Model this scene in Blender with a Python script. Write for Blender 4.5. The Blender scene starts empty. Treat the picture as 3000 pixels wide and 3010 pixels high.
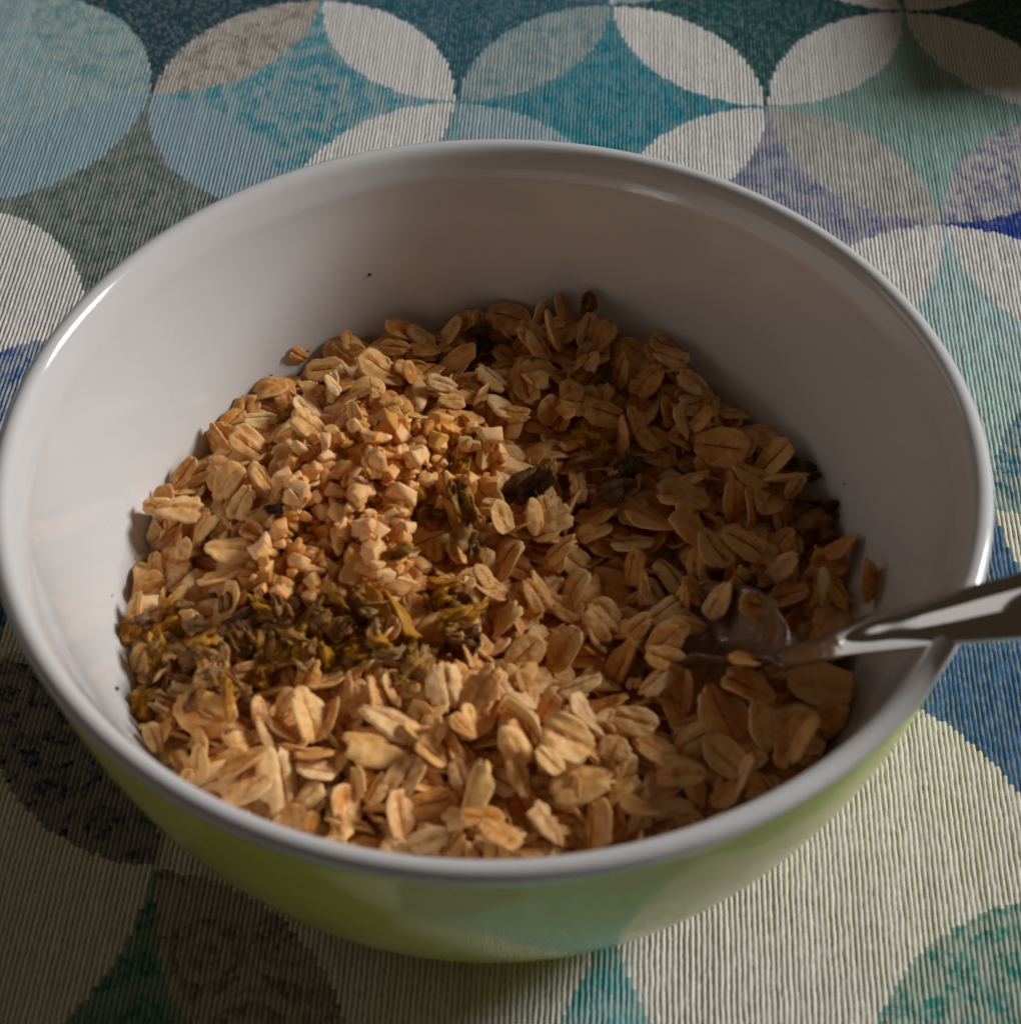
import bpy, math, random
import numpy as np

random.seed(7)
rng = np.random.default_rng(7)
MM = 0.001
sc = bpy.context.scene
col = sc.collection

# ------------------------------------------------------------------ camera
F_PX = 5389.9                                   # focal length for a picture 3000 px wide
CAM = np.array([2.724, -185.155, 259.565])      # millimetres, bowl axis at the origin, cloth at z = 0
PITCH, ROLL = math.radians(48.534), math.radians(-0.308)
fwd = np.array([0, math.cos(PITCH), -math.sin(PITCH)])
rgt = np.array([1.0, 0, 0])
upv = np.array([0, math.sin(PITCH), math.cos(PITCH)])
c_, s_ = math.cos(ROLL), math.sin(ROLL)
CR, CU = c_ * rgt + s_ * upv, -s_ * rgt + c_ * upv
cam_d = bpy.data.cameras.new('camera')
cam = bpy.data.objects.new('camera', cam_d)
col.objects.link(cam)
M4 = np.eye(4)
M4[:3, 0], M4[:3, 1], M4[:3, 2], M4[:3, 3] = CR, CU, -fwd, CAM * MM
from mathutils import Matrix, Vector
cam.matrix_world = Matrix(M4.tolist())
cam_d.sensor_fit = 'HORIZONTAL'
cam_d.sensor_width = 36
cam_d.lens = 36 * F_PX / 3000
cam_d.clip_start, cam_d.clip_end = 0.01, 20
cam_d.dof.use_dof = True
cam_d.dof.focus_distance = 0.338
cam_d.dof.aperture_fstop = 25
sc.camera = cam

# ------------------------------------------------------------------ light
world = bpy.data.worlds.new('World')
sc.world = world
world.use_nodes = True
bg = world.node_tree.nodes['Background']
bg.inputs[0].default_value = (1.0, 0.70, 0.47, 1)
bg.inputs[1].default_value = 0.042

def area(name, az, el, dist, sx, sy, power, color, target=(0, 0, 45), spread=180):
    d = np.array([math.cos(el) * math.cos(az), math.cos(el) * math.sin(az), math.sin(el)])
    p = np.array(target) + d * dist
    L = bpy.data.lights.new(name, 'AREA')
    L.shape = 'RECTANGLE'
    L.size, L.size_y = sx * MM, sy * MM
    L.energy, L.color = power, color
    L.spread = math.radians(spread)
    o = bpy.data.objects.new(name, L)
    col.objects.link(o)
    o.location = p * MM
    o.rotation_euler = Vector((-d).tolist()).to_track_quat('-Z', 'Y').to_euler()
    return o
area('window_light', math.radians(20), math.radians(28), 1500, 420, 420, 21.0, (1.0, 0.995, 0.985))
# added lamp panel, placed to show bright in the steel and the glaze
area('added_bounce_panel', math.radians(153), math.radians(24), 1300, 720, 460, .66, (1.0, 0.96, 0.93))

sc.view_settings.view_transform = 'Standard'
sc.view_settings.look = 'None'
sc.view_settings.exposure = 0
sc.view_settings.gamma = 1
sc.cycles.use_denoising = True
sc.cycles.max_bounces = 10

# ------------------------------------------------------------------ helpers
def ray(px, py):
    d = fwd + CR * (px - 1500) / F_PX - CU * (py - 1505) / F_PX
    return d / np.linalg.norm(d)

def onz(px, py, z):
    d = ray(px, py)
    return CAM + d * (z - CAM[2]) / d[2]

def mesh(name, V, Fc, smooth=True):
    me = bpy.data.meshes.new(name)
    me.from_pydata((np.asarray(V) * MM).tolist(), [], [list(map(int, f)) for f in Fc])
    if smooth:
        me.polygons.foreach_set('use_smooth', np.ones(len(me.polygons), bool))
    me.update()
    return me

def link(name, me, mat=None, parent=None, loc=(0, 0, 0)):
    o = bpy.data.objects.new(name, me)
    col.objects.link(o)
    if mat is not None and me is not None and not me.materials:
        me.materials.append(mat)
    if parent is not None:
        o.parent = parent
    o.location = loc
    return o

def tag(o, label, cat, group=None, kind=None):
    o['label'], o['category'] = label, cat
    if group:
        o['group'] = group
    if kind:
        o['kind'] = kind
    return o

class NT:
    """small helper to write node trees"""
    def __init__(self, name):
        self.m = bpy.data.materials.new(name)
        self.m.use_nodes = True
        self.t = self.m.node_tree
        self.b = self.t.nodes['Principled BSDF']
        self.out = self.t.nodes['Material Output']
    def n(self, typ, **kw):
        nd = self.t.nodes.new(typ)
        for k, v in kw.items():
            setattr(nd, k, v)
        return nd
    def put(self, sock, v):
        if isinstance(v, bpy.types.NodeSocket):
            self.t.links.new(v, sock)
        elif v is not None:
            if isinstance(v, (tuple, list)) and sock.type == 'RGBA' and len(v) == 3:
                v = (*v, 1)
            sock.default_value = v
    def math(self, op, a, b=None, c=None, clamp=False):
        nd = self.n('ShaderNodeMath', operation=op, use_clamp=clamp)
        for i, v in enumerate((a, b, c)):
            if v is not None:
                self.put(nd.inputs[i], v)
        return nd.outputs[0]
    def mix(self, f, a, b, blend='MIX'):
        nd = self.n('ShaderNodeMix', data_type='RGBA', blend_type=blend)
        self.put(nd.inputs[0], f)
        self.put(nd.inputs[6], a)
        self.put(nd.inputs[7], b)
        return nd.outputs[2]
    def mixf(self, f, a, b):
        nd = self.n('ShaderNodeMix', data_type='FLOAT')
        self.put(nd.inputs[0], f); self.put(nd.inputs[2], a); self.put(nd.inputs[3], b)
        return nd.outputs[0]
    def ss(self, v, lo, hi):
        nd = self.n('ShaderNodeMapRange', interpolation_type='SMOOTHSTEP')
        self.put(nd.inputs[0], v); self.put(nd.inputs[1], lo); self.put(nd.inputs[2], hi)
        return nd.outputs[0]
    def noise(self, vec, scale, detail=3, rough=.55, out=0, dims='3D', w=None):
        nd = self.n('ShaderNodeTexNoise', noise_dimensions=dims)
        if vec is not None:
            self.put(nd.inputs['Vector'], vec)
        if w is not None:
            self.put(nd.inputs['W'], w)
        nd.inputs['Scale'].default_value = scale
        nd.inputs['Detail'].default_value = detail
        nd.inputs['Roughness'].default_value = rough
        return nd.outputs[out]
    def attr(self, name, kind='GEOMETRY'):
        return self.n('ShaderNodeAttribute', attribute_name=name, attribute_type=kind)
    def xyz(self, vec):
        nd = self.n('ShaderNodeSeparateXYZ')
        self.put(nd.inputs[0], vec)
        return nd.outputs
    def vec(self, x, y, z=0.0):
        nd = self.n('ShaderNodeCombineXYZ')
        self.put(nd.inputs[0], x); self.put(nd.inputs[1], y); self.put(nd.inputs[2], z)
        return nd.outputs[0]
    def vmath(self, op, a, b=None, s=None):
        nd = self.n('ShaderNodeVectorMath', operation=op)
        self.put(nd.inputs[0], a)
        if b is not None:
            self.put(nd.inputs[1], b)
        if s is not None:
            self.put(nd.inputs['Scale'], s)
        return nd.outputs[1] if op in ('LENGTH', 'DISTANCE', 'DOT_PRODUCT') else nd.outputs[0]
    def bump(self, h, strength, dist, normal=None):
        nd = self.n('ShaderNodeBump')
        nd.inputs['Strength'].default_value = strength
        nd.inputs['Distance'].default_value = dist
        self.put(nd.inputs['Height'], h)
        if normal is not None:
            self.put(nd.inputs['Normal'], normal)
        return nd.outputs[0]
    def obj(self):
        return self.n('ShaderNodeTexCoord').outputs['Object']

# ------------------------------------------------------------------ tablecloth
PITCH_RIB = 0.89
TH_RIB = math.radians(-3.28)
TH_PR = math.radians(-2.47)
PR_O = (-82.26, 176.91)
PR_SX = 51.47 / math.sqrt(2)
PR_SY = PR_SX * 1.14

CREAM = (.85, .825, .78)
WHITE = (.80, .79, .78)
def rgb(r, g, b):
    f = lambda c: ((c / 255 + .055) / 1.055) ** 2.4 if c > 10 else c / 255 / 12.92
    return (f(r), f(g), f(b))

# printed colours: (colour, amount of cream scribble on it)
CELL = {(0, -1): (rgb(62, 158, 178), .6), (1, -2): (rgb(4, 142, 164), .2), (2, -3): (rgb(150, 186, 180), .05),
        (0, 0): (rgb(24, 72, 86), .0), (1, -1): (rgb(10, 98, 116), .06), (2, -2): (rgb(8, 90, 94), .0),
        (3, -3): (rgb(40, 84, 72), .0), (-1, 0): (rgb(150, 188, 195), .45), (-1, -1): (rgb(98, 116, 110), .30),
        (1, -3): (rgb(128, 136, 172), .6), (2, -4): (rgb(28, 66, 160), .0), (1, -4): (rgb(186, 216, 218), .15),
        (0, -5): (rgb(74, 120, 170), .05), (-1, -5): (CREAM, 0), (-2, -5): (rgb(120, 190, 198), .45),
        (-3, -4): (rgb(60, 140, 125), .5), (-2, -4): (CREAM, 0), (-3, -3): (CREAM, 0), (-2, -2): (rgb(40, 95, 165), .55),
        (0, -4): (rgb(60, 110, 160), .3), (-1, -3): (rgb(90, 150, 160), .4), (0, -2): (rgb(120, 170, 180), .3),
        (0, -3): (rgb(120, 170, 180), .3), (-1, -4): (rgb(190, 190, 180), .3), (-2, -3): (rgb(190, 190, 180), .3), (-1, -2): (rgb(60, 110, 160), .3)}
PA = {(0, 0): (rgb(150, 142, 132), .8), (1, -1): (rgb(120, 160, 168), .5), (2, -2): (WHITE, 0), (-1, 0): (rgb(150, 182, 195), .08),
      (0, -1): (WHITE, 0), (1, -2): (WHITE, 0), (2, -3): (rgb(128, 134, 172), .85), (1, -3): (WHITE, 0),
      (1, -4): (rgb(48, 138, 172), .75), (-1, -5): (rgb(70, 158, 156), .75), (-3, -3): (CREAM, 0), (-2, -4): (CREAM, 0),
      (-2, -1): (rgb(48, 104, 170), .65), (-2, -2): (CREAM, 0), (-2, -3): (CREAM, 0)}
PB = {(0, 0): (rgb(112, 168, 172), .55), (1, -1): (WHITE, 0), (2, -2): (WHITE, 0), (3, -3): (WHITE, 0), (0, -1): (rgb(150, 180, 195), .1),
      (1, -2): (rgb(165, 190, 200), .1), (2, -3): (rgb(172, 176, 172), .5), (2, -4): (WHITE, 0), (-1, -1): (WHITE, 0),
      (0, -5): (CREAM, 0), (-1, -5): (CREAM, 0), (-2, -3): (rgb(48, 60, 98), .55), (-2, -4): (rgb(128, 126, 116), .75), (1, -5): (CREAM, 0)}

def cloth_mat():
    N = NT('printed_ribbed_cloth')
    P = N.vmath('SCALE', N.obj(), s=1000.0)
    x, y, _ = N.xyz(P)
    cr, sr = math.cos(TH_RIB), math.sin(TH_RIB)
    xr = N.math('ADD', N.math('MULTIPLY', x, cr), N.math('MULTIPLY', y, sr))
    yr = N.math('ADD', N.math('MULTIPLY', x, -sr), N.math('MULTIPLY', y, cr))
    ph = N.math('DIVIDE', N.math('ADD', xr, N.attr('rib_shift').outputs['Fac']), PITCH_RIB)
    ridx = N.math('FLOOR', ph)
    fr = N.math('SUBTRACT', N.math('FRACT', ph), .5)
    rib = N.math('COSINE', N.math('MULTIPLY', fr, 2 * math.pi))          # 1 on the ridge, -1 in the groove
    # stepped edges: the print is woven, so its outlines advance rib by rib
    rnd_r = N.n('ShaderNodeTexWhiteNoise', noise_dimensions='1D')
    N.put(rnd_r.inputs['W'], ridx)
    st = 1.0
    yq0 = N.math('ADD', N.math('DIVIDE', yr, st), rnd_r.outputs[0])
    yq = N.math('MULTIPLY', N.math('SUBTRACT', N.math('ADD', N.math('FLOOR', yq0), .5), rnd_r.outputs[0]), st)
    xq = N.math('MULTIPLY', N.math('ADD', ridx, .5), PITCH_RIB)
    # back to cloth coordinates, then to the lattice of the print
    xs = N.math('SUBTRACT', N.math('MULTIPLY', xq, cr), N.math('MULTIPLY', yq, sr))
    ys = N.math('ADD', N.math('MULTIPLY', xq, sr), N.math('MULTIPLY', yq, cr))
    ct, s2 = math.cos(TH_PR), math.sin(TH_PR)
    dx, dy = N.math('SUBTRACT', xs, PR_O[0]), N.math('SUBTRACT', ys, PR_O[1])
    X = N.math('DIVIDE', N.math('ADD', N.math('MULTIPLY', dx, ct), N.math('MULTIPLY', dy, s2)), 2 * PR_SX)
    Y = N.math('DIVIDE', N.math('ADD', N.math('MULTIPLY', dx, -s2), N.math('MULTIPLY', dy, ct)), 2 * PR_SY)
    ij = N.attr('cell_ij').outputs['Vector']
    ci, cj, _ = N.xyz(ij)
    p = N.math('SUBTRACT', N.math('ADD', X, Y), ci)
    q = N.math('SUBTRACT', N.math('SUBTRACT', Y, X), cj)
    pq = N.vec(p, q)
    R = .699
    def lens(cx, cy):
        return N.math('LESS_THAN', N.vmath('DISTANCE', pq, (cx, cy, 0)), R)
    # scribble: cream line work inside printed shapes
    xq1 = N.math('MULTIPLY', N.math('ADD', ridx, .5), PITCH_RIB)
    par = N.math('MULTIPLY', N.math('MODULO', ridx, 2.0), .5)
    j1 = N.math('FLOOR', N.math('ADD', N.math('DIVIDE', yr, .95), par))
    yq1 = N.math('MULTIPLY', N.math('SUBTRACT', N.math('ADD', j1, .5), par), .95)
    pv = N.vec(N.mixf(.35, xq1, xr), N.mixf(.5, yq1, yr))
    wst = N.n('ShaderNodeTexWhiteNoise', noise_dimensions='2D')
    N.put(wst.inputs['Vector'], N.vec(ridx, j1))
    stitch = wst.outputs[0]
    warp = N.vmath('ADD', pv, N.vmath('SCALE', N.vmath('SUBTRACT', N.noise(pv, .22, 2, .5, out=1), (.5, .5, .5)), s=9.0))
    n0 = N.noise(pv, .12, 2, .5)
    w1 = N.n('ShaderNodeTexVoronoi', feature='DISTANCE_TO_EDGE')
    N.put(w1.inputs['Vector'], warp); w1.inputs['Scale'].default_value = .27
    sw = N.n('ShaderNodeTexVoronoi', feature='F1')
    N.put(sw.inputs['Vector'], pv); sw.inputs['Scale'].default_value = .085
    swirl = N.ss(N.math('SINE', N.math('ADD', N.math('MULTIPLY', sw.outputs['Distance'], 17.0), N.math('MULTIPLY', n0, 5.0))), .0, .5)
    lines = N.math('MAXIMUM', N.math('MULTIPLY', N.ss(w1.outputs['Distance'], .14, .05), .6), swirl)
    n1 = N.ss(N.noise(warp, .33, 3, .65), .42, .60)
    rr = N.vmath('DISTANCE', pq, (.5, .5, 0))
    ang = N.math('ARCTAN2', N.math('SUBTRACT', q, .5), N.math('SUBTRACT', p, .5))
    flower = N.ss(N.math('SINE', N.math('ADD', N.math('MULTIPLY', rr, 42.0), N.math('MULTIPLY', N.math('SINE', N.math('MULTIPLY', ang, 8.0)), 1.1))), -.1, .6)
    wob = N.math('MULTIPLY', N.math('SUBTRACT', stitch, .5), .2)
    scr_c = N.math('ADD', N.math('MAXIMUM', N.math('MULTIPLY', flower, .7), N.math('MULTIPLY', n1, .6)), wob, clamp=True)
    scr_p = N.math('ADD', N.math('MAXIMUM', N.math('MULTIPLY', lines, .8), N.math('MULTIPLY', n1, .8)), wob, clamp=True)
    cream = (.70, .67, .61)
    def printed(name, scr):
        a = N.attr(name)
        return N.mix(N.math('MULTIPLY', scr, a.outputs['Alpha']), a.outputs['Color'], cream)
    c = printed('print_cell', scr_c)
    for nm, cx, cy in (('print_bottom', .5, -.5), ('print_top', .5, 1.5), ('print_left', -.5, .5), ('print_right', 1.5, .5)):
        c = N.mix(lens(cx, cy), c, printed(nm, scr_p))
    # yarn: every rib differs a little, the weft in the grooves is brown
    wr = N.n('ShaderNodeTexWhiteNoise', noise_dimensions='1D')
    N.put(wr.inputs['W'], ridx)
    stretch = N.vec(N.math('MULTIPLY', xr, 2.2), N.math('MULTIPLY', yr, .55))
    fib = N.noise(stretch, 1.4, 3, .6)
    dark_print = N.math('SUBTRACT', 1.0, N.n('ShaderNodeRGBToBW').outputs[0], clamp=True)
    N.put(dark_print.node.inputs[1].links[0].from_node.inputs[0], c)
    up = N.math('MULTIPLY', N.math('MULTIPLY', N.ss(stitch, .55, .75), N.ss(dark_print, .45, .9)), .19)
    c = N.mix(up, c, (.55, .60, .62))
    tone = N.math('ADD', .80, N.math('ADD', N.math('MULTIPLY', wr.outputs[0], .14), N.math('MULTIPLY', fib, .34)))
    c = N.mix(1.0, c, N.vec(tone, tone, tone), 'MULTIPLY')
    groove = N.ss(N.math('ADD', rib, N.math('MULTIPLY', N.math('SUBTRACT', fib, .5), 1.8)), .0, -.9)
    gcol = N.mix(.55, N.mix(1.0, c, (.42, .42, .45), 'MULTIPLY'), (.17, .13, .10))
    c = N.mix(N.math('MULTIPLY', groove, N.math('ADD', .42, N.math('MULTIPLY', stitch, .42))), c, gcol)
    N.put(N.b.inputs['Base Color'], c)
    N.b.inputs['Roughness'].default_value = .85
    N.b.inputs['Specular IOR Level'].default_value = .15
    N.b.inputs['Sheen Weight'].default_value = .08
    fine = N.noise(N.vec(N.math('MULTIPLY', xr, 1.0), N.math('ADD', yr, N.math('MULTIPLY', fr, 1.4))), 3.4, 3, .65)
    N.put(N.b.inputs['Normal'], N.bump(fine, .55, .00025))
    return N.m

def build_cloth():
    sub = 4
    def axis(lo, hi, step, far_lo, far_hi):
        core = np.arange(lo, hi, step)
        return np.concatenate([np.linspace(far_lo, lo - step, 14), core, np.linspace(core[-1] + step, far_hi, 14)])
    gx = axis(-142, 142, PITCH_RIB / sub, -420, 420)
    gy = axis(-82, 232, .6, -420, 480)
    Xr, Yr = np.meshgrid(gx, gy)
    def vnoise(sx, sy, seed):
        r = np.random.default_rng(seed)
        A = r.random((200, 200))
        u, v = (Xr + 500) / sx, (Yr + 500) / sy
        i, j = np.floor(u).astype(int), np.floor(v).astype(int)
        fu, fv = u - i, v - j
        fu, fv = fu * fu * (3 - 2 * fu), fv * fv * (3 - 2 * fv)
        g = lambda a, b: A[a % 200, b % 200]
        return (g(i, j) * (1 - fu) + g(i + 1, j) * fu) * (1 - fv) + (g(i, j + 1) * (1 - fu) + g(i + 1, j + 1) * fu) * fv - .5
    shift = .17 * vnoise(1.9, 3.1, 1) + .40 * vnoise(12, 40, 2) + .13 * vnoise(.9, .9, 3)
    ph = (Xr + shift) / PITCH_RIB
    inner = ((Xr > -142.1) & (Xr < 141.9) & (Yr > -82.1) & (Yr < 231.9)).astype(float)
    idx = np.floor(ph)
    hsh = (np.sin(idx * 12.9898) * 43758.5453) % 1.0
    amp = .16 + .06 * hsh + .12 * vnoise(1.0, 2.2, 4)
    rib = np.cos((ph - idx - .5) * 2 * np.pi)
    knot = np.sin(Yr * 2 * np.pi / 1.15 + hsh * 6.28 + (ph - idx - .5) * 3.0)
    rn = rng.normal(size=Xr.shape)
    Z = inner * (amp * rib + .055 * knot * (rib > -.4) + .028 * rn)
    und = .35 * np.sin(Xr / 47 + 1.0) * np.sin(Yr / 61) + .25 * np.sin((Xr + Yr) / 29)
    rad = np.hypot(Xr, Yr)
    und *= np.clip((rad - 45) / 40, 0, 1)
    Z = Z + und - .32
    c, s = math.cos(TH_RIB), math.sin(TH_RIB)
    X = Xr * c - Yr * s
    Y = Xr * s + Yr * c
    ny, nx = X.shape
    V = np.stack([X, Y, Z], -1).reshape(-1, 3) * MM
    i = np.arange(nx * ny).reshape(ny, nx)
    Fc = np.stack([i[:-1, :-1], i[:-1, 1:], i[1:, 1:], i[1:, :-1]], -1).reshape(-1, 4)
    me = bpy.data.meshes.new('tablecloth')
    me.vertices.add(len(V)); me.vertices.foreach_set('co', V.astype(np.float32).ravel())
    me.loops.add(Fc.size); me.loops.foreach_set('vertex_index', Fc.astype(np.int32).ravel())
    me.polygons.add(len(Fc))
    me.polygons.foreach_set('loop_start', np.arange(0, Fc.size, 4, dtype=np.int32))
    me.polygons.foreach_set('use_smooth', np.ones(len(Fc), bool))
    me.update()
    # cell of the print for every face and the colours around it
    cen = (V / MM)[Fc].mean(1)
    dx, dy = cen[:, 0] - PR_O[0], cen[:, 1] - PR_O[1]
    ct, s2 = math.cos(TH_PR), math.sin(TH_PR)
    Xl = (dx * ct + dy * s2) / (2 * PR_SX)
    Yl = (-dx * s2 + dy * ct) / (2 * PR_SY)
    ci, cj = np.floor(Xl + Yl).astype(int), np.floor(Yl - Xl).astype(int)
    a = me.attributes.new('rib_shift', 'FLOAT', 'POINT')
    a.data.foreach_set('value', shift.astype(np.float32).ravel())
    a = me.attributes.new('cell_ij', 'FLOAT_VECTOR', 'FACE')
    a.data.foreach_set('vector', np.stack([ci, cj, 0 * ci], -1).astype(np.float32).ravel())
    pal = [(rgb(60, 130, 150), .3), (WHITE, 0), (rgb(150, 180, 190), .2), (CREAM, 0), (rgb(60, 100, 150), .3)]
    def colours(table, oi, oj, salt):
        I, J = ci + oi, cj + oj
        out = np.zeros((len(I), 4), np.float32)
        key = (I + 40) * 100 + (J + 40)
        for k in np.unique(key):
            ii, jj = k // 100 - 40, k % 100 - 40
            v = table.get((ii, jj)) or pal[(ii * 7 + jj * 3 + salt) % 5]
            out[key == k] = (*v[0], v[1])
        return out
    for nm, table, oi, oj, salt in (('print_cell', CELL, 0, 0, 0), ('print_bottom', PA, 0, 0, 1), ('print_top', PA, 0, 1, 1),
                                    ('print_left', PB, 0, 0, 3), ('print_right', PB, 1, 0, 3)):
        at = me.attributes.new(nm, 'FLOAT_COLOR', 'FACE')
        at.data.foreach_set('color', colours(table, oi, oj, salt).ravel())
    return me

cloth = link('tablecloth', build_cloth(), cloth_mat())
tag(cloth, 'ribbed cotton tablecloth printed with overlapping circles in teal, blue and cream', 'tablecloth')

# ------------------------------------------------------------------ bowl
H_B, R_B, R_F = 66.0, 72.5, 36.0
def r_out(z):
    t = np.clip(np.asarray(z, float) / (H_B - 4), 0, 1)
    return R_F + (R_B - .9 - R_F) * (1 - (1 - t) ** 1.5) ** .5
def r_in(z):
    z = np.asarray(z, float)
    return r_out(np.maximum(z - 3.2, 0)) - 3.7

def lathe(profile, seg=192):
    pr = np.array(profile)
    t = np.linspace(0, 2 * np.pi, seg, endpoint=False)
    V = np.stack([pr[:, 0][:, None] * np.cos(t), pr[:, 0][:, None] * np.sin(t), pr[:, 1][:, None] + 0 * t], -1).reshape(-1, 3)
    Fc = []
    for k in range(len(pr) - 1):
        for j in range(seg):
            j2 = (j + 1) % seg
            Fc.append((k * seg + j, k * seg + j2, (k + 1) * seg + j2, (k + 1) * seg + j))
    return V, Fc

def glaze(name, color, rough, bumpy):
    N = NT(name)
    o = N.vmath('SCALE', N.obj(), s=1000.0)
    n = N.noise(o, .05, 3, .5)
    N.put(N.b.inputs['Base Color'], N.mix(N.math('MULTIPLY', n, .25), color, tuple(c * .88 for c in color)))
    sm = N.ss(N.noise(N.vmath('MULTIPLY', o, (1.0, 1.0, 2.2)), .16, 4, .65), .5, .72)
    N.put(N.b.inputs['Roughness'], N.math('ADD', rough, N.math('MULTIPLY', sm, .16)))
    N.b.inputs['IOR'].default_value = 1.5
    N.b.inputs['Coat Weight'].default_value = .3
    N.b.inputs['Coat Roughness'].default_value = .04
    _, _, z = N.xyz(o)
    rings = N.math('SINE', N.math('MULTIPLY', z, .45))
    h = N.math('ADD', N.math('MULTIPLY', rings, .15), N.noise(o, .12, 2, .5))
    N.put(N.b.inputs['Normal'], N.bump(h, bumpy, .0006))
    return N.m
white_glaze = glaze('white_glaze', (.73, .722, .72), .12, .14)
green_glaze = glaze('green_glaze', (.74, .77, .14), .16, .12)
bare_clay = glaze('bare_clay', (.6, .56, .5), .6, .3)

bowl = link('bowl', None)
tag(bowl, 'round ceramic bowl, white inside and lime green outside, holding the muesli', 'bowl')
lip = [(72.0, 63.6), (72.35, 63.9), (72.5, 64.4), (72.4, 65.1), (72.0, 65.65), (71.3, 65.97), (70.5, 65.9), (69.85, 65.5), (69.35, 64.8), (68.9, 63.8), (68.45, 62.4)]
zz = np.linspace(61.0, 5.2, 46)
inner = [(float(r_in(z)) + .25 * math.exp(-((z - 61) / 6) ** 2), float(z)) for z in zz]
inner += [(r, 3.4 + 1.6 * (r / 34) ** 3) for r in (32, 26, 18, 9, .05)]
link('inner_shell', mesh('inner_shell', *lathe(lip + inner)), white_glaze, bowl)
zz = np.linspace(1.6, 62.0, 46)
outer = [(float(r_out(z)), float(z)) for z in zz] + [(71.85, 63.0), (72.05, 63.8)]
link('outer_shell', mesh('outer_shell', *lathe([(33.5, 1.55)] + outer)), green_glaze, bowl)
link('foot_ring', mesh('foot_ring', *lathe([(31.0, 2.2), (31.2, .35), (32.0, .02), (34.0, .02), (34.8, .4), (35.3, 1.7)])), bare_clay, bowl)

# ------------------------------------------------------------------ height map of what lies in the bowl
G = .5
NG = 281
gc = (np.arange(NG) - NG // 2) * G
GX, GY = np.meshgrid(gc, gc, indexing='ij')
GR = np.hypot(GX, GY)
zt = np.linspace(5, 66, 600)
wall = np.where(GR > 72.5, 0.0, np.interp(GR, r_in(zt), zt, left=4.0, right=66.0))

def gauss(cx, cy, s, a):
    return a * np.exp(-((GX - cx) ** 2 + (GY - cy) ** 2) / (2 * s * s))
def pxy(px, py, z=34):
    return onz(px, py, z)[:2]
TOP = 32.0 + 0 * GX
TOP += np.clip(GY - 20, 0, 60) * .10
for px, py, s, a in ((1110, 1350, 13, 9), (700, 1500, 11, 2.5), (2150, 1885, 11, -8.5), (1850, 1760, 12, -2.5), (1640, 2180, 10, 4.0),
                     (2080, 2080, 9, 3.0), (1300, 2050, 9, 3), (1500, 2420, 14, 2.5), (700, 2150, 12, 2), (1700, 1000, 10, 3), (2350, 1700, 10, -2), (1500, 1650, 8, -2)):
    cx, cy = pxy(px, py)
    TOP += gauss(cx, cy, s, a)
CORE = np.minimum(TOP - 6.0, 90)
HM = np.maximum(CORE, wall)

def hm(x, y):
    i = np.clip(np.rint(x / G).astype(int) + NG // 2, 0, NG - 1)
    j = np.clip(np.rint(y / G).astype(int) + NG // 2, 0, NG - 1)
    return HM[i, j]

def splat(P, pad=1):
    i = np.rint(P[:, 0] / G).astype(int) + NG // 2
    j = np.rint(P[:, 1] / G).astype(int) + NG // 2
    for di in range(-pad, pad + 1):
        for dj in range(-pad, pad + 1):
            a, b = np.clip(i + di, 0, NG - 1), np.clip(j + dj, 0, NG - 1)
            np.maximum.at(HM, (a, b), P[:, 2])

def surf_hit(px, py):
    d = ray(px, py)
    s = np.arange(230, 420, .2)
    P = CAM + s[:, None] * d
    ok = (P[:, 2] <= hm(P[:, 0], P[:, 1])) & (np.hypot(P[:, 0], P[:, 1]) < 66.5)
    return P[np.argmax(ok)]

def settle(P, axes, la, lb, th, direction, want=.1, quant=.22):
    """slide a flat piece along `direction` until it rests on what is below it"""
    u = np.linspace(-.92, .92, 7)
    uu, vv = [a.ravel() for a in np.meshgrid(u, u)]
    k = uu ** 2 + vv ** 2 <= 1
    O = uu[k, None] * la * axes[0] + vv[k, None] * lb * axes[1] - axes[2] * th * .5
    t = 0.0
    for _ in range(9):
        Q = P + t * direction + O
        g = np.quantile(Q[:, 2] - hm(Q[:, 0], Q[:, 1]), quant)
        t += np.clip((want - g) / max(direction[2], .3) * .8, -3, 3)
        t = float(np.clip(t, -6, 3.6))
    P = P + t * direction
    # stay inside the bowl wall
    for _ in range(6):
        Q = P + O
        over = (np.hypot(Q[:, 0], Q[:, 1]) - (r_in(Q[:, 2]) - .3)).max()
        if over <= 0:
            break
        P = P - np.array([P[0], P[1], 0]) / max(np.hypot(P[0], P[1]), 1) * over * .8
    u = np.linspace(-.95, .95, 15)
    uu, vv = [a.ravel() for a in np.meshgrid(u, u)]
    k = uu ** 2 + vv ** 2 <= 1
    splat(P + uu[k, None] * la * axes[0] + vv[k, None] * lb * axes[1] + axes[2] * th * .5, 0)
    return P

# ------------------------------------------------------------------ spoon
def spoon_path():
    pts = [onz(3420, 1690, 84), onz(3120, 1748, 77), onz(2860, 1792, 70), onz(2620, 1838, 61.5), onz(2450, 1872, 54.5),
           onz(2345, 1900, 47), onz(2270, 1912, 40.5), onz(2165, 1912, 33.5), onz(2040, 1896, 29), onz(1930, 1875, 28), onz(1860, 1860, 28)]
    return np.array(pts)
SP = spoon_path()
def catmull(P, n):
    P = np.vstack([2 * P[0] - P[1], P, 2 * P[-1] - P[-2]])
    out = []
    for i in range(1, len(P) - 2):
        for t in np.linspace(0, 1, n, endpoint=False):
            a, b, c, d = P[i - 1], P[i], P[i + 1], P[i + 2]
            out.append(.5 * (2 * b + (c - a) * t + (2 * a - 5 * b + 4 * c - d) * t * t + (3 * b - a - 3 * c + d) * t ** 3))
    out.append(P[-2])
    return np.array(out)
SC = catmull(SP, 10)
arc = np.concatenate([[0], np.cumsum(np.linalg.norm(np.diff(SC, axis=0), axis=1))])
i_neck = 55
L_b = arc[-1] - arc[i_neck]
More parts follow.
